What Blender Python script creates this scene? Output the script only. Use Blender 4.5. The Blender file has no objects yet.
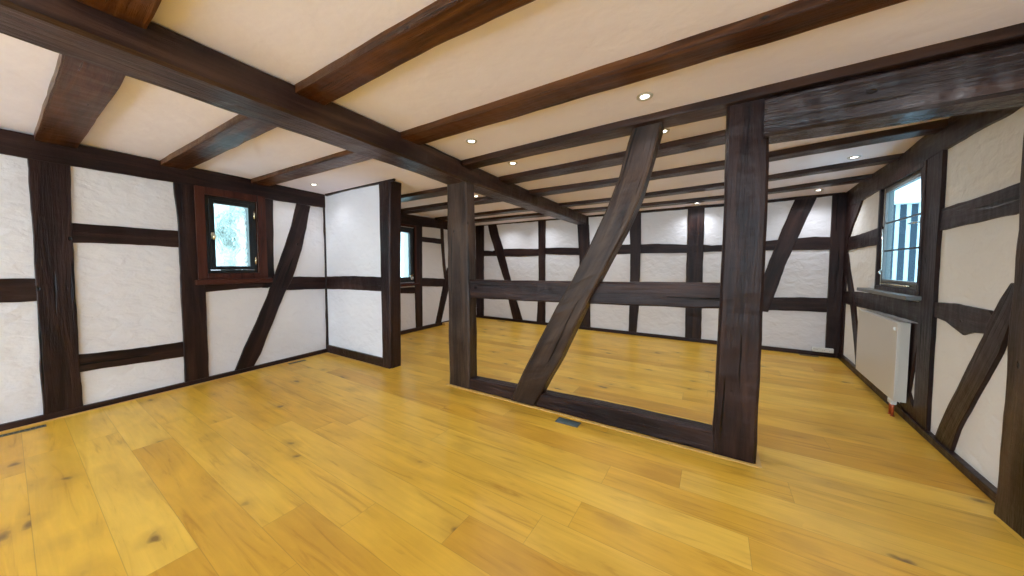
import bpy, bmesh, math, random
from mathutils import Vector, noise
random.seed(7)
S = bpy.context.scene
C = S.collection

# ---------------------------------------------------------------- camera, world, exposure
cd = bpy.data.cameras.new('camera'); cam = bpy.data.objects.new('camera', cd); C.objects.link(cam)
cd.sensor_width = 36; cd.lens = 320/1024*36; cd.shift_y = -6.2/1024; cd.clip_start = .02
cam.location = (0, 0, 1.25)
cam.rotation_euler = (math.pi/2-math.atan(15.3/320), 0, math.radians(32.2))
S.camera = cam
W = bpy.data.worlds.new('world'); S.world = W; W.use_nodes = True
wn = W.node_tree.nodes; wl = W.node_tree.links
bg = wn['Background']; bg.inputs['Color'].default_value = (.68, .86, 1, 1); bg.inputs['Strength'].default_value = 4.6
S.view_settings.view_transform = 'Standard'; S.view_settings.look = 'None'
S.view_settings.gamma = 1; S.view_settings.use_curve_mapping = False
S.view_settings.exposure = 0.66
S.cycles.use_denoising = True
S.cycles.max_bounces = 8; S.cycles.diffuse_bounces = 5
S.cycles.sample_clamp_indirect = 6
LAMP_W = 13.0

# ---------------------------------------------------------------- node helpers
class NT:
    def __init__(s, name):
        s.m = bpy.data.materials.new(name); s.m.use_nodes = True
        s.t = s.m.node_tree; s.b = s.t.nodes['Principled BSDF']
    def n(s, kind, ins=None, **kw):
        x = s.t.nodes.new(kind)
        for k, v in kw.items(): setattr(x, k, v)
        for k, v in (ins or {}).items(): s.set(x.inputs[k], v)
        return x
    def set(s, sock, v):
        if isinstance(v, bpy.types.NodeSocket): s.t.links.new(v, sock)
        elif isinstance(v, bpy.types.Node): s.t.links.new(v.outputs[0], sock)
        else: sock.default_value = v
    def math(s, op, a, b=None, c=None):
        x = s.n('ShaderNodeMath', operation=op); s.set(x.inputs[0], a)
        if b is not None: s.set(x.inputs[1], b)
        if c is not None: s.set(x.inputs[2], c)
        return x.outputs[0]
    def ramp(s, fac, stops):
        x = s.n('ShaderNodeValToRGB'); s.set(x.inputs[0], fac); e = x.color_ramp.elements
        e[0].position, e[0].color = stops[0][0], (*stops[0][1], 1)
        e[1].position, e[1].color = stops[-1][0], (*stops[-1][1], 1)
        for p, c in stops[1:-1]:
            k = e.new(p); k.color = (*c, 1)
        return x.outputs[0]
    def mix(s, fac, a, b, mode='MIX'):
        x = s.n('ShaderNodeMix', data_type='RGBA', blend_type=mode)
        s.set(x.inputs[0], fac); s.set(x.inputs[6], a); s.set(x.inputs[7], b)
        return x.outputs[2]
    def noise(s, vec, scale, detail=4, rough=.55, dist=0):
        x = s.n('ShaderNodeTexNoise', {'Scale': scale, 'Detail': detail, 'Roughness': rough, 'Distortion': dist})
        s.set(x.inputs['Vector'], vec); return x.outputs[0]
    def mapping(s, vec, scale=(1, 1, 1), rot=(0, 0, 0)):
        x = s.n('ShaderNodeMapping', {'Scale': scale, 'Rotation': rot}); s.set(x.inputs['Vector'], vec); return x.outputs[0]
    def bump(s, h, strength, dist):
        x = s.n('ShaderNodeBump', {'Strength': strength, 'Distance': dist, 'Height': h}); s.set(s.b.inputs['Normal'], x.outputs[0])
    def P(s, **kw):
        for k, v in kw.items(): s.set(s.b.inputs[k.replace('_', ' ')], v)
        return s.m

def plain(name, col, rough=.5, metal=0, **kw):
    t = NT(name); t.P(Base_Color=(*col, 1), Roughness=rough, Metallic=metal, **kw); return t.m

def wood(name, dark, mid, light, rough=.42, worn=.25, spec=.24, bumps=.7):
    t = NT(name)
    g = t.n('ShaderNodeAttribute', attribute_name='grain').outputs['Vector']
    fine = t.noise(t.mapping(g, (3, 42, 42)), 1, 6, .65, .3)
    streak = t.noise(t.mapping(g, (1.2, 13, 13)), 1, 5, .6, .8)
    blot = t.noise(t.mapping(g, (1.6, 3, 3)), 1, 3, .5)
    col = t.ramp(streak, [(.32, dark), (.5, mid), (.70, light)])
    col = t.mix(t.math('MULTIPLY', t.ramp(blot, [(.5, (0,)*3), (.75, (1,)*3)]), worn), col, (*[c*1.9+.01 for c in light], 1))
    crack = t.ramp(t.noise(t.mapping(g, (1.0, 24, 24)), 1, 3, .5, .2), [(.29, (0,)*3), (.335, (1,)*3)])
    vor = t.n('ShaderNodeTexVoronoi', {'Scale': 1.0}); t.set(vor.inputs['Vector'], t.mapping(g, (3.4, 6.5, 6.5)))
    hole = t.ramp(vor.outputs['Distance'], [(.045, (0,)*3), (.075, (1,)*3)])
    k = t.math('MULTIPLY', crack, hole)
    col = t.mix(k, (*[c*.25 for c in dark], 1), col)
    adz = t.noise(t.mapping(g, (9, 5, 5)), 1, 2, .4)
    h = t.math('ADD', t.math('MULTIPLY', fine, .5), t.math('MULTIPLY', streak, .6))
    h = t.math('ADD', h, t.math('ADD', t.math('MULTIPLY', adz, 1.1), t.math('MULTIPLY', k, .6)))
    t.bump(h, bumps, .014)
    r = t.math('MULTIPLY_ADD', fine, .3, rough-.12)
    t.P(Base_Color=col, Roughness=r, Specular_IOR_Level=spec)
    return t.m

M = {}
M['wood'] = wood('dark_timber', (.007, .003, .004), (.018, .0078, .0075), (.045, .021, .016), .33)
M['joist'] = wood('brown_timber', (.022, .006, .002), (.070, .021, .004), (.15, .055, .013), .30, .12, .3)
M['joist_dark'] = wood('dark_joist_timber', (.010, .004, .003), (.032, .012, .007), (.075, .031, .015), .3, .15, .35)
M['worn'] = wood('worn_brown_timber', (.014, .007, .005), (.038, .021, .014), (.085, .052, .033), .34, .3)
M['lintel'] = wood('glossy_lintel_timber', (.010, .0045, .006), (.026, .012, .012), (.06, .03, .022), .22, .2, .6, 1.0)
M['girder'] = wood('girder_timber', (.014, .006, .006), (.038, .017, .013), (.085, .042, .030), .32, .25, .35)
M['trim'] = wood('window_trim_wood', (.025, .006, .004), (.06, .015, .009), (.085, .026, .015), .4, .1)
M['pale'] = plain('pale_floor_edge_wood', (.70, .44, .14), .5)
M['black'] = plain('black_sash_paint', (.010, .012, .014), .3)
M['greyframe'] = plain('grey_sash_paint', (.16, .17, .17), .45)
M['white'] = plain('white_plastic', (.75, .75, .73), .35)
M['rad'] = plain('radiator_enamel', (.66, .63, .57), .38)
M['radgrey'] = plain('radiator_slot', (.25, .24, .22), .5)
M['copper'] = plain('copper_pipe', (.55, .13, .06), .3, .7)
M['chrome'] = plain('chrome', (.7, .68, .62), .2, 1)
M['brass'] = plain('brass_knob', (.8, .72, .5), .25, .8)
M['vent'] = plain('vent_steel', (.16, .17, .15), .4, .6)
M['dark'] = plain('dark_slot', (.012, .012, .012), .6)
M['ring'] = plain('downlight_ring', (.62, .60, .56), .35, .3)
M['bulb'] = plain('lit_bulb', (1, 1, 1), .3, Emission_Color=(1, .95, .86, 1), Emission_Strength=9)
M['lead'] = plain('leading', (.04, .045, .05), .5)
M['facade'] = plain('facade_render', (.60, .68, .70), .8)
M['facade_post'] = plain('facade_timber', (.015, .03, .045), .7)
M['leaf'] = plain('garden_leaves', (.03, .07, .035), .7)

def plaster(name, c1, c2, s=1.0):
    t = NT(name)
    g = t.n('ShaderNodeNewGeometry').outputs['Position']
    big = t.noise(g, 1.3, 3)
    trowel = t.noise(t.mapping(g, (1, 1, 1.5), (.3, .5, .2)), 9, 2.5, .45, .35)
    fine = t.noise(g, 45, 4, .6)
    t.P(Base_Color=t.ramp(big, [(.3, c1), (.7, c2)]), Roughness=.85, Specular_IOR_Level=.15)
    h = t.math('ADD', t.math('MULTIPLY', trowel, 1.0), t.math('MULTIPLY', fine, .12))
    t.bump(h, .5*s, .03)
    return t.m
M['plaster'] = plaster('wall_plaster', (.76, .75, .79), (.83, .82, .85))
M['plaster_warm'] = plaster('wall_plaster_warm', (.90, .88, .84), (.94, .93, .90))
M['ceiling'] = plaster('ceiling_plaster', (.84, .78, .86), (.91, .855, .93), .3)

def floor_mat():
    t = NT('oak_plank_floor')
    g = t.n('ShaderNodeNewGeometry').outputs['Position']
    sp = t.n('ShaderNodeSeparateXYZ'); t.set(sp.inputs[0], g)
    x, y = sp.outputs[0], sp.outputs[1]
    PW, LN = .196, 1.86
    yy = t.math('DIVIDE', t.math('SUBTRACT', y, .218-PW*30), PW)
    row = t.math('FLOOR', yy); fy = t.math('FRACT', yy)
    wn_ = t.n('ShaderNodeTexWhiteNoise', noise_dimensions='1D'); t.set(wn_.inputs['W'], t.math('ADD', row, .37))
    xx = t.math('ADD', t.math('DIVIDE', t.math('ADD', x, 40), LN), t.math('MULTIPLY', wn_.outputs[0], 3))
    idx = t.math('FLOOR', xx); fx = t.math('FRACT', xx)
    cv = t.n('ShaderNodeCombineXYZ'); t.set(cv.inputs[0], idx); t.set(cv.inputs[1], row)
    w2 = t.n('ShaderNodeTexWhiteNoise', noise_dimensions='3D'); t.set(w2.inputs['Vector'], cv.outputs[0])
    rnd = w2.outputs[0]
    off = t.n('ShaderNodeVectorMath', operation='SCALE'); t.set(off.inputs[0], w2.outputs['Color']); off.inputs['Scale'].default_value = 37
    gp = t.n('ShaderNodeVectorMath', operation='ADD'); t.set(gp.inputs[0], g); t.set(gp.inputs[1], off.outputs[0])
    gv = gp.outputs[0]
    grain = t.noise(t.mapping(gv, (1.0, 13, 1)), 1.6, 6, .6, 1.2)
    fine = t.noise(t.mapping(gv, (4, 70, 1)), 1, 4, .6)
    cloud = t.noise(t.mapping(gv, (1.2, 3.5, 1)), 1.4, 3, .5, .6)
    col = t.ramp(rnd, [(0, (.69, .365, .034)), (.35, (.79, .455, .046)), (1, (.86, .54, .080))])
    gc = t.ramp(grain, [(.27, (.72, .62, .50)), (.43, (.95, .93, .90)), (.7, (1.05, 1.05, 1.06))])
    col = t.mix(1.0, col, gc, 'MULTIPLY')
    cc = t.ramp(cloud, [(.3, (.82, .78, .72)), (.6, (1.04, 1.04, 1.05))])
    col = t.mix(.8, col, cc, 'MULTIPLY')
    # knots
    v = t.n('ShaderNodeTexVoronoi', {'Scale': 1.0, 'Randomness': 1.0})
    warp = t.noise(gv, 9, 2)
    kx = t.n('ShaderNodeVectorMath', operation='ADD'); t.set(kx.inputs[0], t.mapping(gv, (2.6, 4.8, 0)))
    cw = t.n('ShaderNodeCombineXYZ'); t.set(cw.inputs[0], t.math('MULTIPLY', warp, .35)); t.set(cw.inputs[1], t.math('MULTIPLY', warp, -.3)); t.set(kx.inputs[1], cw.outputs[0])
    t.set(v.inputs['Vector'], kx.outputs[0])
    halo = t.ramp(v.outputs['Distance'], [(.0, (1,)*3), (.34, (0,)*3)])
    core = t.ramp(v.outputs['Distance'], [(.05, (1,)*3), (.125, (0,)*3)])
    pick = t.math('GREATER_THAN', t.n('ShaderNodeSeparateXYZ', {0: v.outputs['Color']}).outputs[0], .35)
    col = t.mix(t.math('MULTIPLY', t.math('MULTIPLY', halo, pick), .42), col, (.30, .13, .025, 1))
    col = t.mix(t.math('MULTIPLY', t.math('MULTIPLY', core, pick), .72), col, (.10, .05, .02, 1))
    # gaps
    ey = t.math('MULTIPLY', t.math('MINIMUM', fy, t.math('SUBTRACT', 1, fy)), PW)
    ex = t.math('MULTIPLY', t.math('MINIMUM', fx, t.math('SUBTRACT', 1, fx)), LN)
    e = t.math('MINIMUM', ex, ey)
    gap = t.ramp(t.math('MULTIPLY', e, 380), [(.2, (.25,)*3), (.7, (1,)*3)])
    col = t.mix(gap, t.mix(.5, col, (.22, .10, .02, 1)), col)
    t.bump(t.math('ADD', t.math('MULTIPLY', fine, .25), t.math('ADD', t.math('MULTIPLY', grain, .4), gap)), .12, .004)
    t.P(Base_Color=col, Roughness=t.math('MULTIPLY_ADD', fine, .15, .30), Specular_IOR_Level=.45)
    return t.m
M['floor'] = floor_mat()

def frosted():
    t = NT('textured_window_glass')
    g = t.n('ShaderNodeNewGeometry').outputs['Position']
    v = t.n('ShaderNodeTexVoronoi', {'Scale': 26.0}); t.set(v.inputs['Vector'], g)
    n = t.noise(g, 12, 3)
    t.bump(t.math('ADD', v.outputs[0], n), .5, .02)
    t.P(Base_Color=(.46, .60, .58, 1), Roughness=.27, Transmission_Weight=1.0, IOR=1.25)
    return t.m
M['frost'] = frosted()
M['glass'] = plain('clear_glass', (.36, .49, .54), .01, Transmission_Weight=1.0, IOR=1.02)

# ---------------------------------------------------------------- object helpers
def finish(name, me, mat, parent=None, smooth=False):
    o = bpy.data.objects.new(name, me); C.objects.link(o)
    if mat is not None: me.materials.append(mat)
    if smooth:
        for p in me.polygons: p.use_smooth = True
    if parent: o.parent = parent
    return o
def tag(o, label, cat, group=None):
    o['label'] = label; o['category'] = cat
    if group: o['group'] = group
    return o
def structure(o):
    o['kind'] = 'structure'; return o
def empty(name, loc, rz=0):
    o = bpy.data.objects.new(name, None); C.objects.link(o); o.location = loc; o.rotation_euler = (0, 0, rz)
    o.empty_display_size = .05; return o

def add_box(bm, lo, hi, bev=0):
    x0, y0, z0 = lo; x1, y1, z1 = hi
    v = [bm.verts.new(p) for p in ((x0,y0,z0),(x1,y0,z0),(x1,y1,z0),(x0,y1,z0),(x0,y0,z1),(x1,y0,z1),(x1,y1,z1),(x0,y1,z1))]
    f = [bm.faces.new([v[i] for i in q]) for q in ((0,3,2,1),(4,5,6,7),(0,1,5,4),(1,2,6,5),(2,3,7,6),(3,0,4,7))]
    if bev:
        es = list({e for a in f for e in a.edges})
        bmesh.ops.bevel(bm, geom=es, offset=bev, segments=2, affect='EDGES', profile=.6)
def mesh(bm, name='m'):
    bmesh.ops.recalc_face_normals(bm, faces=bm.faces[:])
    me = bpy.data.meshes.new(name); bm.to_mesh(me); bm.free(); return me
def boxes(name, lst, mat, parent=None, bev=0):
    bm = bmesh.new()
    for lo, hi in lst: add_box(bm, lo, hi, bev)
    me = mesh(bm, name)
    at = me.attributes.new('grain', 'FLOAT_VECTOR', 'POINT')
    ex = [max(v.co[i] for v in me.vertices)-min(v.co[i] for v in me.vertices) for i in range(3)]
    order = sorted(range(3), key=lambda i: -ex[i]); r = random.random()*20
    for i, v in enumerate(me.vertices):
        at.data[i].vector = (v.co[order[0]]+r, v.co[order[1]]+r, v.co[order[2]])
    return finish(name, me, mat, parent)
def tube(bm, pts, r, seg=10):
    rings = []
    for i, p in enumerate(pts):
        p = Vector(p); a = Vector(pts[max(i-1, 0)]); b = Vector(pts[min(i+1, len(pts)-1)])
        d = (b-a).normalized(); u = d.orthogonal().normalized(); w = d.cross(u)
        rr = r[i] if isinstance(r, (list, tuple)) else r
        rings.append([bm.verts.new(p+(u*math.cos(2*math.pi*k/seg)+w*math.sin(2*math.pi*k/seg))*rr) for k in range(seg)])
    for A, B in zip(rings, rings[1:]):
        for k in range(seg): bm.faces.new((A[k], A[(k+1) % seg], B[(k+1) % seg], B[k]))
    bm.faces.new(rings[0]); bm.faces.new(rings[-1])

# walls given as lines: x = a + b*y (left, far, right) or y = a + b*x (back, stub)
LINES = {'left': (-4.5620, -.07572, 'y', 1), 'far': (-4.6240, -.05596, 'y', 1), 'right': (1.1758, .05318, 'y', -1),
         'back': (6.0763, -.01946, 'x', -1), 'stub': (2.49, 0.0, 'x', -1)}
def wpt(w, s, z, d=0.0):          # a point on a wall face, d metres out of it into the room
    a, b, ax, sg = LINES[w]
    k = sg*d/math.sqrt(1+b*b)
    if ax == 'y': return Vector((a+b*s+k, s-k*b, z))
    return Vector((s-k*b, a+b*s+k, z))

def resample(poly, step):
    out = []
    for i, p in enumerate(poly):
        q = poly[(i+1) % len(poly)]
        n = max(1, int(math.dist(p, q)/step))
        for k in range(n): out.append((p[0]+(q[0]-p[0])*k/n, p[1]+(q[1]-p[1])*k/n))
    return out
def wall_timber(w, name, cat, lift, poly, label, group):
    base = name.startswith('baseboard')
    pts = resample(poly, .05)
    sd = random.random()*50
    if not base:                                   # hand-hewn edges
        pts = [(s+.005*noise.noise((s*9+sd, z*9, sd)), z+.005*noise.noise((s*9, z*9+sd, sd+7))) for s, z in pts]
    cx = sum(p[0] for p in pts)/len(pts); cz = sum(p[1] for p in pts)/len(pts)
    sxx = sum((p[0]-cx)**2 for p in pts); szz = sum((p[1]-cz)**2 for p in pts); sxz = sum((p[0]-cx)*(p[1]-cz) for p in pts)
    th = .5*math.atan2(2*sxz, sxx-szz); c, s_ = math.cos(th), math.sin(th)
    bm = bmesh.new()
    vf, vb, vi = [], [], []
    n = len(pts); gr = []
    area = sum(pts[i][0]*pts[(i+1) % n][1]-pts[(i+1) % n][0]*pts[i][1] for i in range(n))
    for i in range(n):
        a, b = pts[i-1], pts[(i+1) % n]; t = (b[0]-a[0], b[1]-a[1]); L_ = math.hypot(*t) or 1
        nx, nz = (-t[1]/L_, t[0]/L_) if area > 0 else (t[1]/L_, -t[0]/L_)
        p = pts[i]; ins = .004
        vb.append(bm.verts.new(wpt(w, p[0], p[1], 0.0)))
        vf.append(bm.verts.new(wpt(w, p[0], p[1], lift-.004)))
        vi.append(bm.verts.new(wpt(w, p[0]+nx*ins, p[1]+nz*ins, lift)))
    bm.faces.new(vb)
    for i in range(n):
        j = (i+1) % n
        bm.faces.new((vb[i], vb[j], vf[j], vf[i])); bm.faces.new((vf[i], vf[j], vi[j], vi[i]))
    bm.faces.new(vi)
    me = mesh(bm, name)
    at = me.attributes.new('grain', 'FLOAT_VECTOR', 'POINT')
    ax = LINES[w][2]
    for i, v in enumerate(me.vertices):
        s = v.co.y if ax == 'y' else v.co.x
        u = (s-cx)*c+(v.co.z-cz)*s_; q = -(s-cx)*s_+(v.co.z-cz)*c
        at.data[i].vector = (u+sd, q+sd*.3, .1)
    o = finish(name, me, M['wood'])
    if base: structure(o)
    else: tag(o, label, cat, group)
    return o

def beam(name, secs, mat='wood', amp=.006, step=.07, parent=None, ch=.07):
    """hewn timber lofted through four-cornered sections"""
    secs = [[Vector(p) for p in q] for q in secs]
    rings = []; dist = 0; sd = random.random()*60
    us = [0+ch, .36, .66, 1-ch]
    def ring(q, dist):
        r = []
        for e in range(4):
            A, B = q[e], q[(e+1) % 4]
            for u in us: r.append((A.lerp(B, u), (e+u, dist)))
        return r
    for k in range(len(secs)-1):
        a, b = secs[k], secs[k+1]
        ln = sum((a[i]-b[i]).length for i in range(4))/4
        n = max(2, int(ln/step))
        for j in range(n+(k == len(secs)-2)):
            t = j/n
            rings.append((ring([a[i].lerp(b[i], t) for i in range(4)], dist+ln*t), sum((a[i].lerp(b[i], t) for i in range(4)), Vector())/4))
        dist += ln
    bm = bmesh.new(); vr = []; gr = []
    w1 = (secs[0][0]-secs[0][1]).length; w2 = (secs[0][1]-secs[0][2]).length
    for r, c in rings:
        row = []
        for p, (u, d) in r:
            nrm = (p-c).normalized()
            h = noise.noise(p*4.5+Vector((sd, 0, 0)))*amp+noise.noise(p*17+Vector((0, sd, 0)))*amp*.35
            row.append(bm.verts.new(p+nrm*h))
            pos = [0, w1, w1+w2, 2*w1+w2, 2*w1+2*w2]; e = int(u); f = u-e
            gr.append((d+sd, pos[e]+(pos[e+1]-pos[e])*f+sd*.3, .1))
        vr.append(row)
    for A, B in zip(vr, vr[1:]):
        for k in range(16): bm.faces.new((A[k], A[(k+1) % 16], B[(k+1) % 16], B[k]))
    bm.faces.new(vr[0]); bm.faces.new(vr[-1])
    me = mesh(bm, name)
    at = me.attributes.new('grain', 'FLOAT_VECTOR', 'POINT')
    for i, g in enumerate(gr): at.data[i].vector = g
    return finish(name, me, M[mat], parent)
def vsec(x0, x1, y0, y1, z):      # horizontal slice of a post
    return [(x0, y0, z), (x1, y0, z), (x1, y1, z), (x0, y1, z)]
def xsec(x, y0, y1, z0, z1):      # slice of a beam running in x
    return [(x, y0, z0), (x, y1, z0), (x, y1, z1), (x, y0, z1)]
def ysec(y, x0, x1, z0, z1):
    return [(x0, y, z0), (x1, y, z0), (x1, y, z1), (x0, y, z1)]
def H(y): return 2.30-.01*y       # the old ceiling dips slightly to the back

# ---------------------------------------------------------------- room shell
YR, YB = -3.0, 6.10
o = structure(boxes('floor', [((-5.2, YR-.2, -.15), (1.8, 6.4, 0))], M['floor']))
bm = bmesh.new()
vs = [bm.verts.new(p) for p in ((-5.2, YR-.2, H(YR)), (1.8, YR-.2, H(YR)), (1.8, 6.4, H(6.4)), (-5.2, 6.4, H(6.4)))]
ve = [bm.verts.new(v.co+Vector((0, 0, .2))) for v in vs]
bm.faces.new(vs); bm.faces.new(ve)
for i in range(4): bm.faces.new((vs[i], vs[(i+1) % 4], ve[(i+1) % 4], ve[i]))
structure(finish('ceiling', mesh(bm), M['ceiling']))

def wall(name, w, s0, s1, th, mat, holes=(), ztop=2.36):
    """wall slab with rectangular openings (s0, s1, z0, z1)"""
    ss = sorted({s0, s1, *[h[0] for h in holes], *[h[1] for h in holes]})
    zs = sorted({0.0, ztop, *[h[2] for h in holes], *[h[3] for h in holes]})
    inside = lambda s, z: any(h[0] < s < h[1] and h[2] < z < h[3] for h in holes)
    bm = bmesh.new(); V = {}
    def v(s, z, d):
        k = (s, z, d)
        if k not in V: V[k] = bm.verts.new(wpt(w, s, z, -d))
        return V[k]
    solid = {}
    for i in range(len(ss)-1):
        for j in range(len(zs)-1): solid[i, j] = not inside((ss[i]+ss[i+1])/2, (zs[j]+zs[j+1])/2)
    for (i, j), ok in solid.items():
        if not ok: continue
        a, b, c, d = ss[i], ss[i+1], zs[j], zs[j+1]
        bm.faces.new((v(a, c, 0), v(b, c, 0), v(b, d, 0), v(a, d, 0)))
        bm.faces.new((v(a, c, th), v(b, c, th), v(b, d, th), v(a, d, th)))
        for (di, dj, p, q) in ((-1, 0, (a, c), (a, d)), (1, 0, (b, c), (b, d)), (0, -1, (a, c), (b, c)), (0, 1, (a, d), (b, d))):
            if not solid.get((i+di, j+dj), False):
                bm.faces.new((v(*p, 0), v(*q, 0), v(*q, th), v(*p, th)))
    return structure(finish(name, mesh(bm), mat))
wall('wall_left', 'left', YR, 2.54, .3, M['plaster'], [(1.165, 1.656, 1.165, 2.03)])
wall('wall_far_left', 'far', 2.54, 6.25, .3, M['plaster'], [(3.56, 4.20, .95, 1.98)])
wall('wall_right', 'right', YR, 6.25, .06, M['plaster_warm'], [(3.805, 4.705, 1.05, 2.03)])
wall('wall_back', 'back', -5.2, 1.75, .3, M['plaster'])
LINES['rear'] = (YR, 0.0, 'x', 1)
wall('wall_rear', 'rear', -4.6, 1.2, .3, M['plaster'], [(-4.45, -2.75, .25, 2.22), (-2.6, -.9, .25, 2.22), (-.75, .95, .25, 2.22)])  # unseen wall; its wide openings are added to let sky light in
structure(boxes('wall_divider', [((-4.75, 2.49, 0), (-3.42, 2.60, 2.27))], M['plaster']))

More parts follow.
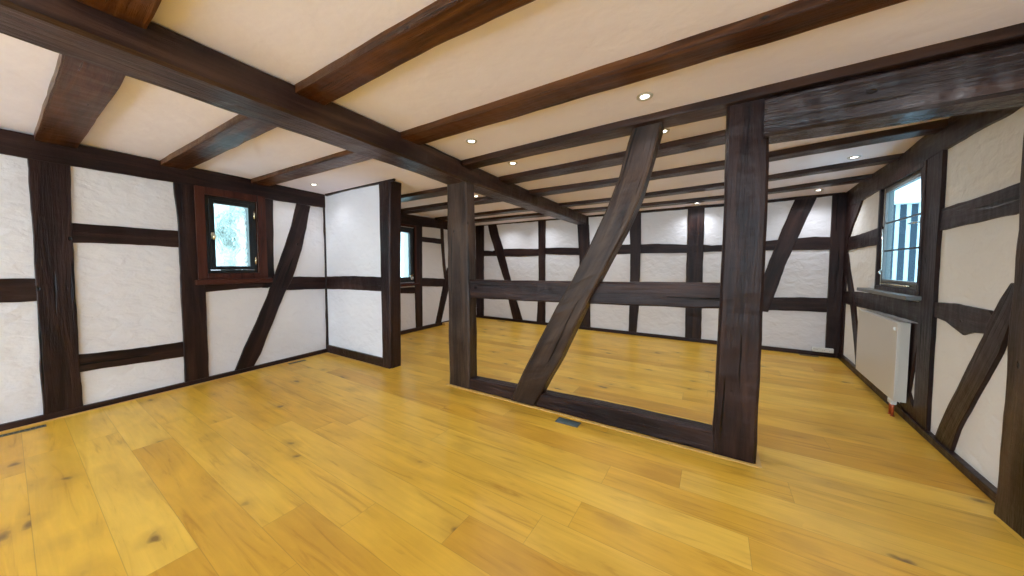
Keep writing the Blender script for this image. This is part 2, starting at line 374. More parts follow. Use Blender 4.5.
# ---------------------------------------------------------------- timbers in the walls
T = [
('left', 'top_plate', 'beam', 0.026, [(-3, 2.3), (-0.086, 2.282), (0.291, 2.281), (0.903, 2.283), (1.663, 2.284), (2.519, 2.285), (2.514, 2.09), (1.826, 2.081), (0.939, 2.092), (0.332, 2.091), (0.021, 2.095), (-0.093, 2.095), (-3, 2.1)], 'long dark horizontal plate beam under the ceiling along the left wall', 'top plates of the walls'),
('left', 'timber_post', 'post', 0.022, [(0.134, 2.114), (0.333, 2.108), (0.321, 1.683), (0.317, 1.068), (0.312, 0.536), (0.317, 0.063), (0.317, -0.007), (0.121, -0.01), (0.124, 0.072), (0.124, 0.417), (0.13, 0.902), (0.131, 1.159), (0.133, 1.656)], 'widest dark post on the left wall, nearest the left picture edge', 'wall timbers of the left front bay'),
('left', 'timber_post', 'post', 0.022, [(0.943, 2.12), (1.104, 2.116), (1.107, 1.531), (1.11, 1.17), (1.153, 1.007), (1.15, 0.56), (1.147, -0.036), (0.958, -0.037), (0.96, 0.437), (0.959, 1.029), (0.961, 1.296), (0.967, 1.673), (0.949, 1.972)], 'dark post on the left wall touching the left side of the small window', 'wall timbers of the left front bay'),
('left', 'timber_post', 'post', 0.014, [(1.719, 2.11), (1.832, 2.082), (1.822, 1.583), (1.817, 1.08), (1.747, 0.982), (1.683, 0.986)], 'short dark post between the small window and the slanting brace on the left wall', 'wall timbers of the left front bay'),
('left', 'timber_rail', 'rail', 0.014, [(-3, 1.17), (-1.5, 1.2), (-0.132, 1.167), (-0.017, 1.159), (0.144, 1.154), (0.146, 0.977), (0.058, 0.974), (-0.139, 0.986), (-1.5, 1.0), (-3, 0.98)], 'rough dark rail at mid height cut off by the left picture edge', 'wall timbers of the left front bay'),
('left', 'timber_rail', 'rail', 0.014, [(0.314, 1.619), (0.526, 1.614), (0.987, 1.609), (0.981, 1.447), (0.638, 1.455), (0.41, 1.454), (0.312, 1.448)], 'upper dark rail on the left wall between the widest post and the window post', 'wall timbers of the left front bay'),
('left', 'timber_rail', 'rail', 0.014, [(0.305, 0.499), (0.601, 0.478), (0.999, 0.471), (1.001, 0.317), (0.723, 0.327), (0.422, 0.344), (0.304, 0.343)], 'lower dark rail near the floor on the left wall between two posts', 'wall timbers of the left front bay'),
('left', 'timber_rail', 'rail', 0.014, [(1.108, 1.127), (1.372, 1.096), (1.795, 1.093), (1.792, 0.992), (1.462, 0.988), (1.135, 0.97)], 'dark rail directly under the sill of the small left window', 'wall timbers of the left front bay'),
('left', 'timber_brace', 'brace', 0.018, [(2.108, 2.093), (2.282, 2.083), (2.227, 1.776), (2.153, 1.473), (2.028, 1.085), (1.952, 0.957), (1.777, 0.538), (1.636, 0.177), (1.548, 0.016), (1.364, 0.022), (1.488, 0.321), (1.608, 0.589), (1.722, 0.859), (1.806, 1.105), (1.932, 1.463), (2.037, 1.782)], 'slanting dark brace on the left wall between the small window and the corner', 'wall timbers of the left front bay'),
('left', 'timber_rail', 'rail', 0.014, [(1.933, 1.114), (2.129, 1.115), (2.5, 1.095), (2.496, 0.926), (2.189, 0.935), (1.904, 0.947)], 'short dark rail on the left wall between the slanting brace and the corner', 'wall timbers of the left front bay'),
('left', 'timber_post', 'post', 0.018, [(2.468, 2.255), (2.541, 2.269), (2.544, 1.052), (2.531, 0.047), (2.456, 0.035), (2.47, 1.055)], 'thin dark corner strip where the left wall meets the short dividing wall', 'wall timbers of the left front bay'),
('stub', 'top_plate', 'beam', 0.026, [(-4.696, 2.309), (-3.135, 2.336), (-3.19, 2.252), (-3.471, 2.252), (-4.106, 2.26), (-4.673, 2.246)], 'thin dark strip along the ceiling on top of the short dividing wall', 'top plates of the walls'),
('stub', 'timber_rail', 'rail', 0.014, [(-4.731, 1.105), (-4.153, 1.122), (-3.39, 1.122), (-3.376, 0.941), (-4.161, 0.939), (-4.74, 0.924)], 'dark mid rail across the short dividing wall', 'timbers of the short dividing wall'),
('far', 'top_plate', 'beam', 0.026, [(3.548, 2.227), (3.897, 2.214), (4.641, 2.23), (6.173, 2.238), (6.171, 2.068), (5.207, 2.045), (4.813, 2.047), (4.39, 2.032), (3.893, 2.033), (3.543, 2.035)], 'dark plate under the ceiling on the far left wall beyond the doorway', 'top plates of the walls'),
('far', 'timber_post', 'post', 0.022, [(4.196, 2.058), (4.404, 2.063), (4.385, 0.786), (4.379, -0.029), (4.219, -0.02), (4.198, 0.876), (4.182, 1.374)], 'dark post right of the far left window', 'wall timbers of the far left room'),
('far', 'timber_post', 'post', 0.018, [(4.944, 2.061), (5.029, 2.059), (5.053, 1.561), (5.11, 1.066), (5.045, 1.003), (4.996, 1.346), (4.961, 1.705)], 'very thin bowed dark post beside the far left window bay', 'wall timbers of the far left room'),
('far', 'timber_rail', 'rail', 0.014, [(4.359, 1.835), (4.978, 1.833), (4.976, 1.723), (4.358, 1.738)], 'short upper dark rail right of the far left window', 'wall timbers of the far left room'),
('far', 'timber_rail', 'rail', 0.014, [(4.344, 1.031), (5.109, 0.983), (5.106, 0.81), (4.341, 0.868)], 'short mid height dark rail right of the far left window', 'wall timbers of the far left room'),
('far', 'timber_rail', 'rail', 0.014, [(3.4, 0.87), (4.236, 0.854), (4.234, 0.728), (3.4, 0.8)], 'dark rail under the far left window', 'wall timbers of the far left room'),
('far', 'timber_brace', 'brace', 0.018, [(5.145, 1.217), (5.313, 1.217), (5.171, 0.736), (5.052, 0.418), (4.919, 0.047), (4.75, 0.041), (4.879, 0.437), (5.01, 0.854)], 'slanting dark brace at the right end of the far left wall', 'wall timbers of the far left room'),
('back', 'top_plate', 'beam', 0.026, [(-4.9, 2.25), (-3.874, 2.27), (-1.106, 2.244), (0.098, 2.232), (0.654, 2.226), (1.462, 2.26), (1.463, 2.213), (0.655, 2.188), (0.099, 2.193), (-1.105, 2.201), (-3.874, 2.216), (-4.9, 2.225)], 'thin dark plate where the back wall meets the ceiling', 'top plates of the walls'),
('back', 'timber_post', 'post', 0.022, [(-4.922, 2.331), (-4.666, 2.312), (-4.68, 1.406), (-4.687, 0.001), (-4.906, -0.018)], 'dark post in the left corner of the back wall', 'posts and braces of the back wall'),
('back', 'timber_brace', 'brace', 0.018, [(-4.569, 2.305), (-4.32, 2.286), (-4.235, 1.98), (-4.122, 1.699), (-3.983, 1.216), (-3.86, 0.83), (-3.739, 0.472), (-3.58, 0.044), (-3.833, 0.031), (-3.956, 0.459), (-4.081, 0.939), (-4.236, 1.331), (-4.38, 1.708), (-4.496, 2.018)], 'slanting dark brace near the left end of the back wall', 'posts and braces of the back wall'),
('back', 'timber_post', 'post', 0.022, [(-3.196, 2.286), (-3.017, 2.281), (-3.024, 1.388), (-3.016, 0.031), (-3.223, 0.033), (-3.178, 0.96)], 'narrow dark post on the back wall left of the long ceiling girder end', 'posts and braces of the back wall'),
('back', 'timber_post', 'post', 0.022, [(-2.328, 2.293), (-2.091, 2.291), (-2.053, 1.669), (-2.045, 0.986), (-2.024, 0.04), (-2.251, 0.036), (-2.249, 0.781), (-2.261, 1.379)], 'dark post on the back wall standing under the far end of the ceiling girder', 'posts and braces of the back wall'),
('back', 'timber_post', 'post', 0.022, [(-1.32, 2.257), (-1.119, 2.247), (-1.112, 1.634), (-1.122, 1.007), (-1.126, 0.555), (-1.16, 0.04), (-1.296, 0.043), (-1.287, 0.82), (-1.291, 1.55)], 'dark post on the back wall seen just right of the big curved brace', 'posts and braces of the back wall'),
('back', 'timber_post', 'post', 0.022, [(-0.386, 2.218), (-0.149, 2.226), (-0.15, 1.599), (-0.148, 0.948), (-0.147, 0.048), (-0.38, 0.044), (-0.387, 1.024), (-0.382, 1.608)], 'broad dark post on the back wall just left of the central post', 'posts and braces of the back wall'),
('back', 'timber_brace', 'brace', 0.018, [(0.956, 2.212), (1.192, 2.233), (1.084, 1.905), (0.967, 1.544), (0.877, 1.257), (0.766, 0.799), (0.703, 0.571), (0.511, 0.586), (0.608, 0.987), (0.682, 1.287), (0.796, 1.688), (0.877, 1.95)], 'slanting dark brace on the back wall right of the central post', 'posts and braces of the back wall'),
('back', 'timber_rail', 'rail', 0.014, [(-4.74, 1.643), (-4.439, 1.615), (-4.322, 1.636), (-4.265, 1.495), (-4.679, 1.502)], 'tiny stub of upper rail at the left corner of the back wall', 'upper rails of the back wall'),
('back', 'timber_rail', 'rail', 0.014, [(-4.236, 1.656), (-3.661, 1.648), (-3.133, 1.623), (-3.132, 1.479), (-3.661, 1.47), (-4.179, 1.486)], 'upper rail on the back wall between the left brace and the narrow post', 'upper rails of the back wall'),
('back', 'timber_rail', 'rail', 0.014, [(-3.049, 1.642), (-2.646, 1.638), (-2.237, 1.616), (-2.235, 1.474), (-2.689, 1.491), (-3.048, 1.515)], 'upper rail on the back wall between narrow post and the post under the girder', 'upper rails of the back wall'),
('back', 'timber_rail', 'rail', 0.014, [(-2.073, 1.66), (-1.665, 1.66), (-1.266, 1.649), (-1.263, 1.477), (-1.662, 1.482), (-2.071, 1.485)], 'upper rail on the back wall partly behind the big curved brace', 'upper rails of the back wall'),
('back', 'timber_rail', 'rail', 0.014, [(-1.146, 1.645), (-0.88, 1.647), (-0.612, 1.633), (-0.357, 1.61), (-0.354, 1.474), (-0.796, 1.481), (-1.143, 1.483)], 'upper rail on the back wall between the two posts left of the central post', 'upper rails of the back wall'),
('back', 'timber_rail', 'rail', 0.014, [(-0.171, 1.611), (-0.032, 1.587), (0.089, 1.59), (0.396, 1.61), (0.798, 1.64), (0.768, 1.492), (0.399, 1.487), (0.091, 1.488), (-0.168, 1.483)], 'upper rail on the back wall passing behind the central post', 'upper rails of the back wall'),
('back', 'timber_rail', 'rail', 0.014, [(0.985, 1.653), (1.185, 1.664), (1.377, 1.649), (1.383, 1.478), (1.191, 1.48), (0.914, 1.484)], 'upper rail on the back wall between the right brace and the corner post', 'upper rails of the back wall'),
('back', 'timber_rail', 'rail', 0.014, [(0.72, 0.789), (1.055, 0.811), (1.386, 0.818), (1.393, 0.615), (1.062, 0.613), (0.655, 0.597)], 'lower rail at the right end of the back wall beside the corner post', 'lower rails of the back wall'),
('back', 'timber_rail', 'rail', 0.014, [(-4.683, 0.852), (-3.214, 0.84), (-3.213, 0.666), (-4.683, 0.671)], 'lower rail at the left end of the back wall', 'lower rails of the back wall'),
('back', 'timber_rail', 'rail', 0.014, [(-2.043, 0.819), (-1.305, 0.81), (-1.302, 0.644), (-2.041, 0.642)], 'lower rail of the back wall behind the curved brace', 'lower rails of the back wall'),
('back', 'timber_rail', 'rail', 0.014, [(-1.114, 0.809), (-0.382, 0.806), (-0.379, 0.638), (-1.111, 0.646)], 'lower rail of the back wall behind the partition mid rail', 'lower rails of the back wall'),
('right', 'top_plate', 'beam', 0.026, [(6.08, 2.25), (5.074, 2.247), (4.271, 2.235), (3.565, 2.284), (2.929, 2.303), (1.5, 2.3), (1.5, 2.12), (2.718, 2.078), (2.904, 2.065), (3.19, 2.071), (3.552, 2.067), (4.062, 2.053), (4.806, 2.039), (5.375, 2.024), (5.858, 2.029)], 'long dark plate beam under the ceiling along the right wall', 'top plates of the walls'),
('right', 'timber_brace', 'brace', 0.018, [(5.968, 2.136), (5.361, 2.044), (5.507, 1.915), (5.688, 1.792), (5.855, 1.631), (5.913, 1.44), (6.17, 1.367)], 'short tapering dark brace high in the right back corner', 'wall timbers of the right wall'),
('right', 'timber_rail', 'rail', 0.014, [(6.067, 1.627), (5.276, 1.633), (4.692, 1.648), (4.666, 1.473), (5.249, 1.472), (6.036, 1.458)], 'dark upper rail on the right wall between corner and window', 'wall timbers of the right wall'),
('right', 'timber_brace', 'brace', 0.018, [(5.99, 1.469), (5.871, 1.412), (5.758, 1.205), (5.59, 0.985), (5.45, 0.763), (5.276, 0.419), (5.195, 0.156), (5.295, 0.084), (5.393, 0.313), (5.606, 0.71), (5.784, 0.974), (5.942, 1.204)], 'thin bent dark brace left of the white radiator', 'wall timbers of the right wall'),
('right', 'timber_rail', 'rail', 0.014, [(5.987, 0.923), (5.346, 0.951), (4.814, 0.965), (4.32, 0.963), (3.747, 0.971), (3.726, 0.808), (4.085, 0.807), (4.674, 0.799), (5.393, 0.775), (5.957, 0.757)], 'dark rail above the radiator below the right window', 'wall timbers of the right wall'),
('right', 'timber_post', 'post', 0.022, [(3.883, 2.022), (3.814, 2.102), (3.554, 2.085), (3.546, 1.855), (3.546, 1.675), (3.56, 1.367), (3.557, 1.097), (3.551, 0.737), (3.551, 0.393), (3.544, 0.048), (3.784, 0.041), (3.764, 0.209), (3.771, 0.523), (3.761, 0.698), (3.786, 1.084), (3.806, 1.424)], 'dark post on the right wall beside the right edge of the lattice window', 'wall timbers of the right wall'),
('right', 'timber_rail', 'rail', 0.014, [(3.555, 1.66), (3.144, 1.664), (2.818, 1.676), (2.678, 1.685), (2.663, 1.54), (2.823, 1.519), (3.127, 1.516), (3.556, 1.506)], 'heavy upper dark rail on the right wall near the right picture edge', 'wall timbers of the right wall'),
('right', 'timber_rail', 'rail', 0.014, [(3.583, 0.994), (3.279, 1.008), (2.951, 1.003), (2.904, 0.967), (2.962, 0.868), (3.101, 0.853), (3.195, 0.818), (3.318, 0.853), (3.407, 0.877), (3.57, 0.886)], 'gnarled dark mid rail on the right wall with a drooping lower edge', 'wall timbers of the right wall'),
('right', 'timber_brace', 'brace', 0.018, [(2.786, 1.165), (2.729, 1.167), (2.752, 0.987), (2.828, 0.789), (2.971, 0.554), (3.164, 0.225), (3.243, 0.025), (3.46, 0.012), (3.312, 0.298), (3.124, 0.618), (2.978, 0.857), (2.944, 0.945), (2.859, 1.076)], 'large slanting dark brace at the lower right beside the heavy end post', 'wall timbers of the right wall'),
('right', 'timber_brace', 'brace', 0.018, [(4.08, 0.777), (3.759, 0.807), (3.765, 0.666), (3.829, 0.445), (3.882, 0.234), (3.809, 0.161), (3.751, 0.11), (3.809, 0.031), (4.024, 0.075), (4.072, 0.277), (4.068, 0.538)], 'short dark brace on the right wall between the radiator and the window post', 'wall timbers of the right wall'),
('left', 'baseboard_left', '', 0.03, [(-3, 0.0), (-0.064, -0.0), (2.492, 0.0), (2.486, 0.058), (1.59, 0.049), (0.525, 0.048), (-0.062, 0.053), (-3, 0.055)], '', ''),
('far', 'baseboard_far_left', '', 0.03, [(2.62, 0), (3.874, 0.0), (6.15, 0), (6.15, 0.06), (3.876, 0.07), (2.62, 0.06)], '', ''),
('back', 'baseboard_back', '', 0.03, [(-4.93, 0), (1.449, 0.0), (1.447, 0.058), (-4.93, 0.06)], '', ''),
('right', 'baseboard_right', '', 0.035, [(6.05, 0), (6.125, 0.0), (3.736, -0.003), (2.831, 0.0), (2.6, 0), (2.6, 0.06), (2.829, 0.054), (3.552, 0.052), (4.308, 0.071), (6.194, 0.077), (6.05, 0.07)], '', '')]

for row in T: wall_timber(*row)
structure(boxes('baseboard_divider', [((-4.74, 2.462, 0), (-3.45, 2.49, .11))], M['wood'], bev=.004))
# pale expansion strip along the floor edge
def strip(name, a, b, w=.016, h=.006):
    a, b = Vector((*a, 0)), Vector((*b, 0)); d = (b-a).normalized(); n = Vector((-d.y, d.x, 0))*w/2
    bm = bmesh.new(); lo = [bm.verts.new(p) for p in (a-n, b-n, b+n, a+n)]; hi = [bm.verts.new(v.co+Vector((0, 0, h))) for v in lo]
    bm.faces.new(lo); bm.faces.new(hi)
    for i in range(4): bm.faces.new((lo[i], lo[(i+1) % 4], hi[(i+1) % 4], hi[i]))
    return structure(finish(name, mesh(bm), M['pale']))
pl = wpt('left', YR, 0, .042); pr = wpt('left', 2.45, 0, .042)
strip('trim_1', pl[:2], pr[:2])
strip('trim_2', (-4.70, 2.45), (-3.48, 2.45))
strip('trim_3', (-2.37, 2.460), (.262, 2.460), .024)
strip('trim_4', (.272, 2.45), (.272, 2.70), .024)
strip('trim_5', (-3.49, 2.478), (-3.30, 2.478))

# ---------------------------------------------------------------- free-standing frame
FG = 'timbers of the open partition frame'
tag(beam('timber_post', [vsec(-2.355, -2.07, 2.48, 2.61, 0), vsec(-2.36, -2.075, 2.48, 2.61, 1.0), vsec(-2.365, -2.105, 2.48, 2.62, 2.13)], 'worn'),
    'square free-standing dark post under the ceiling girder, left end of the open partition', 'post', FG)
tag(beam('timber_post', [vsec(.020, .257, 2.48, 2.66, 0), vsec(.036, .262, 2.465, 2.645, .8), vsec(.047, .262, 2.43, 2.61, 1.7), vsec(.045, .250, 2.395, 2.57, 2.262)], amp=.005),
    'thick free-standing dark central post at the right end of the open partition', 'post', FG)
tag(beam('timber_rail', [xsec(-2.08, 2.50, 2.60, .932, 1.114), xsec(-1.0, 2.50, 2.61, .945, 1.125), xsec(.05, 2.50, 2.60, .971, 1.142)], amp=.006),
    'thick dark mid rail of the open partition running between its two posts', 'rail', FG)
tag(beam('timber_rail', [xsec(-2.08, 2.485, 2.60, 0, .108), xsec(-.5, 2.485, 2.60, 0, .148), xsec(.03, 2.485, 2.60, 0, .145)], amp=.004),
    'dark sill timber lying on the floor at the foot of the open partition', 'sill', FG)
bl = [(-.512, 2.224), (-.542, 2.139), (-.600, 1.916), (-.690, 1.686), (-.825, 1.407), (-.960, 1.149), (-1.105, .911), (-1.235, .67), (-1.37, .417), (-1.485, .19), (-1.570, .012)]
br = [(-.322, 2.225), (-.340, 2.150), (-.398, 1.925), (-.455, 1.732), (-.560, 1.500), (-.678, 1.275), (-.810, 1.020), (-.925, .79), (-1.065, .48), (-1.185, .27), (-1.318, .012)]
secs = []
for i, ((x0, z0), (x1, z1)) in enumerate(zip(bl, br)):
    f = i/10; y0 = 2.41+.05*f
    secs.append([(x0, y0, z0), (x1, y0, z1), (x1, y0+.13, z1), (x0, y0+.13, z0)])
tag(beam('timber_brace', secs, 'worn', amp=.005, step=.06), 'big curved dark brace leaning across the open partition from ceiling to floor', 'brace', FG)
tag(beam('timber_post', [vsec(-3.462, -3.307, 2.465, 2.632, 0), vsec(-3.465, -3.29, 2.465, 2.635, 1.2), vsec(-3.472, -3.25, 2.465, 2.64, 2.265)], amp=.004),
    'dark end post of the short dividing wall at the doorway', 'post', 'timbers of the short dividing wall')
tag(beam('timber_post', [vsec(1.235, 1.34, 2.40, 2.637, 0), vsec(1.238, 1.34, 2.40, 2.637, 1.0), vsec(1.235, 1.33, 2.40, 2.633, 2.28)], 'worn', amp=.009),
    'heavy dark end post on the right wall at the right picture edge', 'post', 'wall timbers of the right wall')
tag(beam('ceiling_girder', [ysec(-2.99, -2.33, -2.04, 2.15, 2.32), ysec(0, -2.335, -2.04, 2.135, 2.30), ysec(2.0, -2.335, -2.06, 2.098, 2.28), ysec(2.5, -2.345, -2.085, 2.09, 2.275), ysec(6.07, -2.33, -2.11, 2.075, 2.24)], 'girder', amp=.006),
    'long heavy girder under the joists from upper left picture edge to the back wall', 'beam')
tag(beam('lintel_beam', [xsec(.225, 2.365, 2.55, 2.000, 2.218), xsec(.7, 2.345, 2.55, 1.993, 2.212), xsec(1.30, 2.325, 2.55, 1.99, 2.202)], 'lintel', amp=.005),
    'deep dark lintel beam from the central post to the right wall, glossy near its right end', 'beam')

tag(boxes('timber_post', [((1.338, 6.02, 0), (1.50, 6.052, 2.235)), ((1.474, 5.91, 0), (1.50, 6.02, 2.23))], M['wood'], None, .004),
    'dark corner post in the right back corner beside the power socket', 'post', 'posts and braces of the back wall')

# ceiling joists: near and far edge sampled along x, depth below the ceiling
JG = 'exposed ceiling joists'
J = [
 ([(-4.60, .17, .37), (-2.75, .19, .385), (-2.0, .17, .36), (1.1, .12, .33)], .055, 'broad ceiling joist nearest the upper left picture edge'),
 ([(-4.63, .86, 1.05), (-2.77, .90, 1.08), (-2.09, .93, 1.10), (-1.1, .94, 1.08), (-.6, .95, 1.10), (1.1, .93, 1.08)], .05, 'warm brown ceiling joist second from the camera, crossing the girder'),
 ([(-4.66, 1.60, 1.79), (-2.86, 1.66, 1.85), (-1.06, 1.68, 1.855), (.16, 1.69, 1.85), (1.15, 1.66, 1.82)], .045, 'long ceiling joist in front of the open partition, third from the camera'),
 ([(-2.33, 2.41, 2.56), (-2.09, 2.40, 2.56), (-1.3, 2.375, 2.535), (.23, 2.345, 2.54), (1.30, 2.325, 2.52)], .05, 'ceiling joist directly above the open partition and the lintel beam'),
 ([(-4.75, 3.06, 3.28), (-2.2, 3.05, 3.27), (-.67, 2.97, 3.20), (.04, 2.91, 3.12), (1.30, 2.80, 3.02)], .045, 'first ceiling joist behind the open partition'),
 ([(-4.80, 3.76, 4.00), (-2.2, 3.75, 4.0), (-1.0, 3.77, 3.93), (.06, 3.70, 3.87), (.42, 3.64, 3.81), (1.36, 3.49, 3.66)], .05, 'second ceiling joist behind the open partition'),
 ([(-4.86, 4.75, 4.95), (-2.2, 4.73, 4.9), (-1.3, 4.75, 4.9), (.08, 4.61, 4.79), (.5, 4.52, 4.66), (1.40, 4.30, 4.44)], .045, 'third ceiling joist behind the open partition'),
 ([(-4.90, 5.33, 5.55), (-2.2, 5.33, 5.58), (-1.1, 5.42, 5.62), (.1, 5.40, 5.56), (.57, 5.29, 5.44), (1.43, 5.03, 5.24)], .045, 'last ceiling joist nearest the back wall'),
]
for pts, d, lab in J:
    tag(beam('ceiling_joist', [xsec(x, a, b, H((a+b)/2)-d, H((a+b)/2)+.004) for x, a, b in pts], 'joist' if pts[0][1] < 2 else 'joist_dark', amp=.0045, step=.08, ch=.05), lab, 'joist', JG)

# ---------------------------------------------------------------- downlights
def lathe(bm, prof, seg=24):
    rings = [[bm.verts.new((r*math.cos(2*math.pi*k/seg), r*math.sin(2*math.pi*k/seg), z)) for k in range(seg)] for r, z in prof]
    for A, B in zip(rings, rings[1:]):
        for k in range(seg): bm.faces.new((A[k], A[(k+1) % seg], B[(k+1) % seg], B[k]))
    return rings
bm = bmesh.new(); lathe(bm, [(.025, -.001), (.028, -.006), (.043, -.009), (.048, -.001), (.025, -.0005)]); ring_me = mesh(bm)
bm = bmesh.new(); rr = lathe(bm, [(.0005, -.005), (.012, -.0045), (.020, -.003), (.0255, -.001)]); bulb_me = mesh(bm)
ring_me.materials.append(M['ring']); bulb_me.materials.append(M['bulb'])
for me in (ring_me, bulb_me):
    for p in me.polygons: p.use_smooth = True
DL = [(-.38, 2.11, 'lit downlight in front of the curved brace, largest of the ceiling lights'),
 (-.35, 2.70, 'lit downlight just behind the top of the curved brace'),
 (-1.71, 2.09, 'lit downlight in front of the partition, right of the girder'),
 (-1.71, 2.73, 'lit downlight just behind the partition, right of the girder'),
 (-1.67, 5.67, 'small lit downlight near the back wall seen left of the curved brace top'),
 (-.25, 5.82, 'small lit downlight near the back wall left of the central post'),
 (1.07, 4.22, 'lit downlight between the rear joists closest to the lattice window'),
 (1.13, 5.69, 'lit downlight nearest the right back corner'),
 (-4.27, 2.12, 'small lit downlight in the corner by the dividing wall'),
 (.90, 1.97, 'downlight cut off by the top picture edge at right'),
 (-2.92, 3.67, 'small lit downlight in the far left room seen beside the square post'),
 (-3.9, 5.72, 'lit downlight of the far left room near the back wall'),
 (-3.0, 5.72, 'lit downlight left of the girder near the back wall'),
 (-3.0, -.6, 'unseen added downlight over the left part of the room behind the camera'),  # unseen lamps behind the camera start here, added to light the room
 (-4.2, -1.0, 'unseen added downlight by the left wall behind the camera'),
 (-.4, -.6, 'unseen added downlight over the camera position'),
 (.85, -.3, 'unseen added downlight near the right wall behind the camera'),
 (-1.7, -.6, 'unseen added downlight over the middle behind the camera'),
 (-1.7, -2.2, 'unseen added downlight near the rear wall, middle'),
 (.2, -2.2, 'unseen added downlight near the rear wall, right'),
 (-.9, 4.25, 'lit downlight over the middle of the rear room'),
 (-3.9, 4.2, 'lit downlight near the far left window')]
for i, (x, y, lab) in enumerate(DL):
    e = tag(empty('downlight', (x, y, H(y))), lab, 'downlight', 'recessed downlights')
    for nm, me in (('trim_ring', ring_me), ('bulb', bulb_me)):
        q = bpy.data.objects.new(nm, me); C.objects.link(q); q.parent = e
    ld = bpy.data.lights.new('downlight_beam', 'SPOT'); ld.energy = LAMP_W if y > 2.5 or (y > 1.9 and abs(x+.38) < .1) else LAMP_W*.45; ld.color = (.90, .94, 1)
    ld.spot_size = math.radians(150); ld.spot_blend = 1; ld.shadow_soft_size = .03
    lo = bpy.data.objects.new('downlight_beam', ld); C.objects.link(lo); lo.parent = e; lo.location = (0, 0, -.03)

# ---------------------------------------------------------------- windows
def on_wall(w, s):
    a, b, ax, sg = LINES[w]; p = wpt(w, s, 0)
    ang = math.atan2(1, b) if ax == 'y' else 0
    return p, ang
def frame_boxes(s0, s1, z0, z1, t, d0, d1, tb=None, tt=None):
    tb = tb or t; tt = tt or t
    return [((s0, d0, z0), (s0+t, d1, z1)), ((s1-t, d0, z0), (s1, d1, z1)), ((s0+t, d0, z0), (s1-t, d1, z0+tb)), ((s0+t, d0, z1-tt), (s1-t, d1, z1))]
# local frame: x along the wall (+y world), y depth (negative = towards the outside for the left wall), z up
def wframe(name, w, s, inward):
    a, b, ax, sg = LINES[w]
    p = wpt(w, s, 0); d = (wpt(w, s+1, 0)-p).normalized()
    e = empty(name, p, math.atan2(d.y, d.x)); return e
# left wall: local x runs to +y, local +y points to -x (outside)
e = structure(wframe('window_1', 'left', 1.41, 1))
boxes('window_trim', frame_boxes(-.318, .325, 1.09, 2.10, .078, -.040, 0, .085, .075), M['trim'], e, .004)
boxes('window_sill', [((-.345, -.085, 1.055), (.355, -.0, 1.11))], M['trim'], e, .008)
boxes('reveal', frame_boxes(-.245, .246, 1.165, 2.03, .012, 0, .25), M['trim'], e)
boxes('frame', frame_boxes(-.240, .241, 1.17, 2.025, .040, .0, .06), M['black'], e, .004)
s1 = boxes('sash', frame_boxes(-.198, .200, 1.212, 1.985, .042, -.012, .045), M['black'], e, .005)
boxes('pane', [((-.158, .015, 1.252), (.160, .021, 1.945))], M['frost'], s1)
bm = bmesh.new(); tube(bm, [(-.178, -.012, 1.585), (-.178, -.045, 1.585)], .008); tube(bm, [(-.178, -.045, 1.60), (-.178, -.05, 1.575), (-.178, -.045, 1.54)], [.013, .016, .010]); add_box(bm, (-.19, -.018, 1.555), (-.166, -.012, 1.62), .002)
finish('handle', mesh(bm), M['brass'], s1, True)
for z in (1.32, 1.86):
    bm = bmesh.new(); tube(bm, [(.212, -.018, z-.045), (.212, -.018, z+.045)], .008); finish('hinge', mesh(bm), M['brass'], s1, True)
# far left window
e = structure(wframe('window_2', 'far', 3.88, 1))
boxes('window_trim', frame_boxes(-.365, .360, .90, 2.03, .045, -.03, 0), M['trim'], e, .004)
boxes('window_sill', [((-.39, -.08, .885), (.385, 0, .93))], M['trim'], e, .008)
boxes('frame', frame_boxes(-.318, .318, .952, 1.978, .05, 0, .06), M['black'], e, .004)
s2 = boxes('sash', frame_boxes(-.268, .268, 1.0, 1.93, .052, -.012, .045, .05), M['black'], e, .005)
boxes('pane', [((-.216, .015, 1.05), (.216, .021, 1.878))], M['frost'], s2)
bm = bmesh.new(); tube(bm, [(.235, -.012, 1.09), (.235, -.05, 1.09), (.16, -.055, 1.075)], .011); add_box(bm, (.20, -.03, 1.0), (.27, -.012, 1.06), .004)
finish('handle', mesh(bm), M['chrome'], s2, True)
# right lattice window; local y negative would be inside for the left wall, here +y (world -x) is inside
e = structure(wframe('window_3', 'right', 4.255, -1))
def flip(lst): return [((a[0], -b[1], a[2]), (b[0], -a[1], b[2])) for a, b in lst]
boxes('window_trim', flip(frame_boxes(-.48, .50, 1.01, 2.06, .036, -.03, 0, .05, .04)), M['wood'], e, .004)
boxes('reveal', flip(frame_boxes(-.45, .45, 1.05, 2.03, .012, 0, .06)), M['greyframe'], e)
boxes('window_sill', flip([((-.52, -.10, .985), (.76, 0, 1.02))]), M['greyframe'], e, .006)
boxes('frame', flip(frame_boxes(-.442, .442, 1.062, 2.018, .020, .0, .05, .04)), M['greyframe'], e, .004)
s3 = boxes('sash', flip(frame_boxes(-.424, .424, 1.102, 1.994, .022, -.006, .035)), M['greyframe'], e, .004)
boxes('pane', flip([((-.404, .012, 1.124), (.404, .016, 1.974))]), M['glass'], s3)
boxes('glazing_bars', flip([((-.402, .004, 1.395), (.402, .012, 1.41)), ((-.402, .004, 1.665), (.402, .012, 1.68))]), M['lead'], s3)
bm = bmesh.new()
tube(bm, [(-.395, .006, 1.60), (-.395, .04, 1.60), (-.30, .045, 1.60)], .007); add_box(bm, (-.405, .006, 1.57), (-.385, .014, 1.64), .002)
finish('handle', mesh(bm), M['chrome'], s3, True)
bm = bmesh.new(); tube(bm, [(.40, .012, 1.22), (.40, .018, 1.62)], .005); tube(bm, [(.40, .012, 1.22), (.39, .03, 1.19), (.37, .03, 1.18)], .008)
finish('latch_rod', mesh(bm), M['chrome'], s3, True)
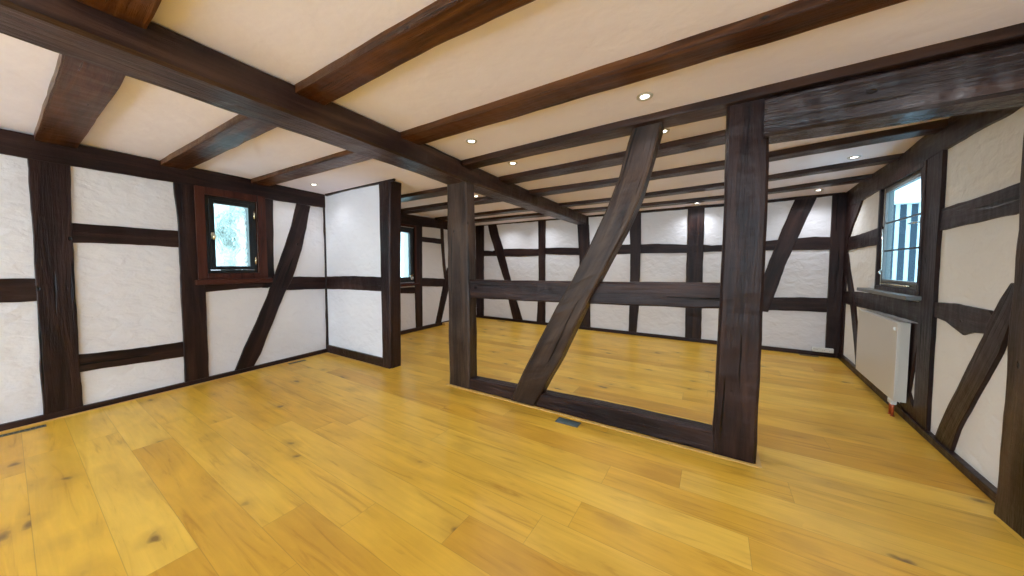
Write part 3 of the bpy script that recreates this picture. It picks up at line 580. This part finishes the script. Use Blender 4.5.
bm = bmesh.new(); tube(bm, [(-.25, .03, 1.085), (.30, .03, 1.085)], .006); tube(bm, [(-.25, .0, 1.085), (-.25, .035, 1.085)], .008)
finish('window_stay', mesh(bm), M['brass'], e, True)

# ---------------------------------------------------------------- outside
f = empty('timber_house', (4.6, 14.0, 0))
boxes('facade_wall', [((-2.6, 0, -1), (3.5, .3, 3.05))], M['facade'], f)
for i in range(16):
    boxes('facade_post', [((-2.02+i*.22, -.03, -1), (-1.90+i*.22, 0, 3.05))], M['facade_post'], f)
boxes('eave', [((-2.7, -.25, 3.05), (3.6, .35, 3.12))], M['facade'], f)
tag(f, 'neighbouring pale house with close set dark posts seen through the lattice window', 'house')
def shrub(x, y, z, rx, rz, n, lab):
    e = tag(empty('garden_shrub', (x, y, 0)), lab, 'shrub', 'shrubs behind the frosted windows')
    bm = bmesh.new(); tube(bm, [(0, 0, -1), (.02, .03, z-.2), (0, .05, z+.2)], [.05, .035, .015]); finish('stem', mesh(bm), M['wood'], e)
    bm = bmesh.new()
    for i in range(n):
        c = Vector((random.gauss(0, rx*.5), random.gauss(0, rx*.5), z+random.gauss(0, rz*.5)))
        a = Vector((random.gauss(0, 1), random.gauss(0, 1), random.gauss(0, 1))).normalized(); b = a.orthogonal().normalized(); q = .045+random.random()*.04
        bm.faces.new([bm.verts.new(c+a*q), bm.verts.new(c+b*q*.5), bm.verts.new(c-a*q), bm.verts.new(c-b*q*.5)])
    finish('foliage', mesh(bm), M['leaf'], e)
shrub(-6.3, 1.86, 1.70, .34, .9, 300, 'blurred green shrub behind the small frosted left window')
shrub(-6.9, 5.0, 1.6, .5, .7, 260, 'blurred green shrub behind the far left window')

# ---------------------------------------------------------------- radiator
# on the right wall between y 3.93 and 5.35; local x along +y, local +y into the room
p0 = wpt('right', 3.865, 0); d = (wpt('right', 4.9, 0)-p0).normalized()
e = empty('radiator', p0, math.atan2(d.y, d.x))
tag(e, 'white flat panel radiator on the right wall under the lattice window', 'radiator')
RL = 1.045
boxes('back_panel', [((.02, .030, .15), (RL-.02, .045, .76))], M['rad'], e, .004)
boxes('front_panel', [((0, .080, .135), (RL, .100, .79))], M['rad'], e, .006)
boxes('side_panel', [((-.002, .030, .14), (.004, .085, .785))], M['rad'], e, .002)
boxes('side_panel', [((RL-.004, .030, .14), (RL+.002, .085, .785))], M['rad'], e, .002)
boxes('top_grille', [((0, .030, .778), (RL, .040, .792)), ((0, .073, .778), (RL, .083, .792))]+[((.01+i*.0235, .040, .780), (.017+i*.0235, .073, .790)) for i in range(44)], M['rad'], e)
boxes('fins', [((.03+i*.03, .045, .16), (.034+i*.03, .080, .77)) for i in range(33)], M['radgrey'], e)
for sx in (.2, .8): boxes('wall_bracket', [((sx, 0, .2), (sx+.03, .032, .72))], M['rad'], e)
for k, px in enumerate((.045, .095)):
    bm = bmesh.new(); tube(bm, [(px, .088, 0), (px, .088, .135)], .009); finish('copper_pipe', mesh(bm), M['copper'], e, True)
    bm = bmesh.new(); tube(bm, [(px, .088, 0), (px, .088, .005)], .014, 16); finish('pipe_collar', mesh(bm), M['copper'], e, True)
bm = bmesh.new(); add_box(bm, (.03, .07, .10), (.11, .105, .138), .006); finish('valve_block', mesh(bm), M['white'], e)
bm = bmesh.new(); tube(bm, [(.035, .1, .735), (.035, .112, .735), (.035, .114, .735)], [.016, .016, .012], 16)
finish('vent_valve', mesh(bm), M['white'], e, True)

# ---------------------------------------------------------------- socket, floor grilles, block
pb = wpt('back', 1.31, 0, .03); e = empty('power_socket', pb)
tag(e, 'white power socket above the skirting at the right end of the back wall', 'socket')
boxes('housing', [((-.11, -.045, .068), (.105, -.0, .125))], M['white'], e, .006)
for k in range(3):
    bm = bmesh.new(); c = Vector((-.07+k*.068, -.046, .096)); tube(bm, [c, c+Vector((0, -.004, 0))], .019, 16); sk = finish('socket_face', mesh(bm), M['white'], e)
    bm = bmesh.new()
    for dx in (-.008, .008): tube(bm, [c+Vector((dx, -.004, 0)), c+Vector((dx, -.0055, 0))], .0028, 8)
    finish('pin_holes', mesh(bm), M['dark'], sk)
def grille(x, y, lx, ly, lab, n=12):
    e = tag(empty('floor_grille', (x, y, 0)), lab, 'floor grille', 'metal grilles in the floor')
    boxes('frame', [((-lx/2, -ly/2, 0), (lx/2, -ly/2+.008, .004)), ((-lx/2, ly/2-.008, 0), (lx/2, ly/2, .004)), ((-lx/2, -ly/2+.008, 0), (-lx/2+.008, ly/2-.008, .004)), ((lx/2-.008, -ly/2+.008, 0), (lx/2, ly/2-.008, .004))], M['vent'], e)
    L_ = max(lx, ly); W_ = min(lx, ly); bs = []
    for i in range(n):
        c = -L_/2+.012+(L_-.024)*(i+.5)/n
        bs.append(((c-.002, -W_/2+.008, .001), (c+.002, W_/2-.008, .003)) if lx > ly else ((-W_/2+.008, c-.002, .001), (W_/2-.008, c+.002, .003)))
    boxes('slats', bs, M['vent'], e)
    boxes('dark_base', [((-lx/2+.006, -ly/2+.006, 0), (lx/2-.006, ly/2-.006, .001))], M['dark'], e)
grille(-4.415, -.02, .05, .30, 'narrow dark floor grille at the left picture edge beside the skirting')
grille(-4.585, 2.0, .055, .20, 'narrow floor grille near the corner of the left wall')
grille(1.16, 5.97, .20, .05, 'narrow floor grille below the power socket at the back wall')
grille(-4.08, 6.02, .20, .05, 'tiny floor grille at the left end of the back wall')
e = tag(empty('floor_socket', (-.958, 2.365, 0)), 'blue grey rectangular floor box lid on the planks in front of the partition sill', 'floor socket')
boxes('lid_frame', [((-.095, -.045, 0), (.095, .045, .004))], M['vent'], e, .001)
for sx in (-.044, .044): boxes('lid', [((sx-.040, -.036, .004), (sx+.040, .036, .006))], plain('blue_grey_lid', (.13, .19, .21), .35, .3), e, .001)
b = tag(boxes('wood_block', [((-.04, -.11, 0), (.05, .11, .05))], M['pale'], None, .004), 'small pale wooden block on the floor at the foot of the far left brace', 'block')
b.location = (-4.83, 5.05, 0)
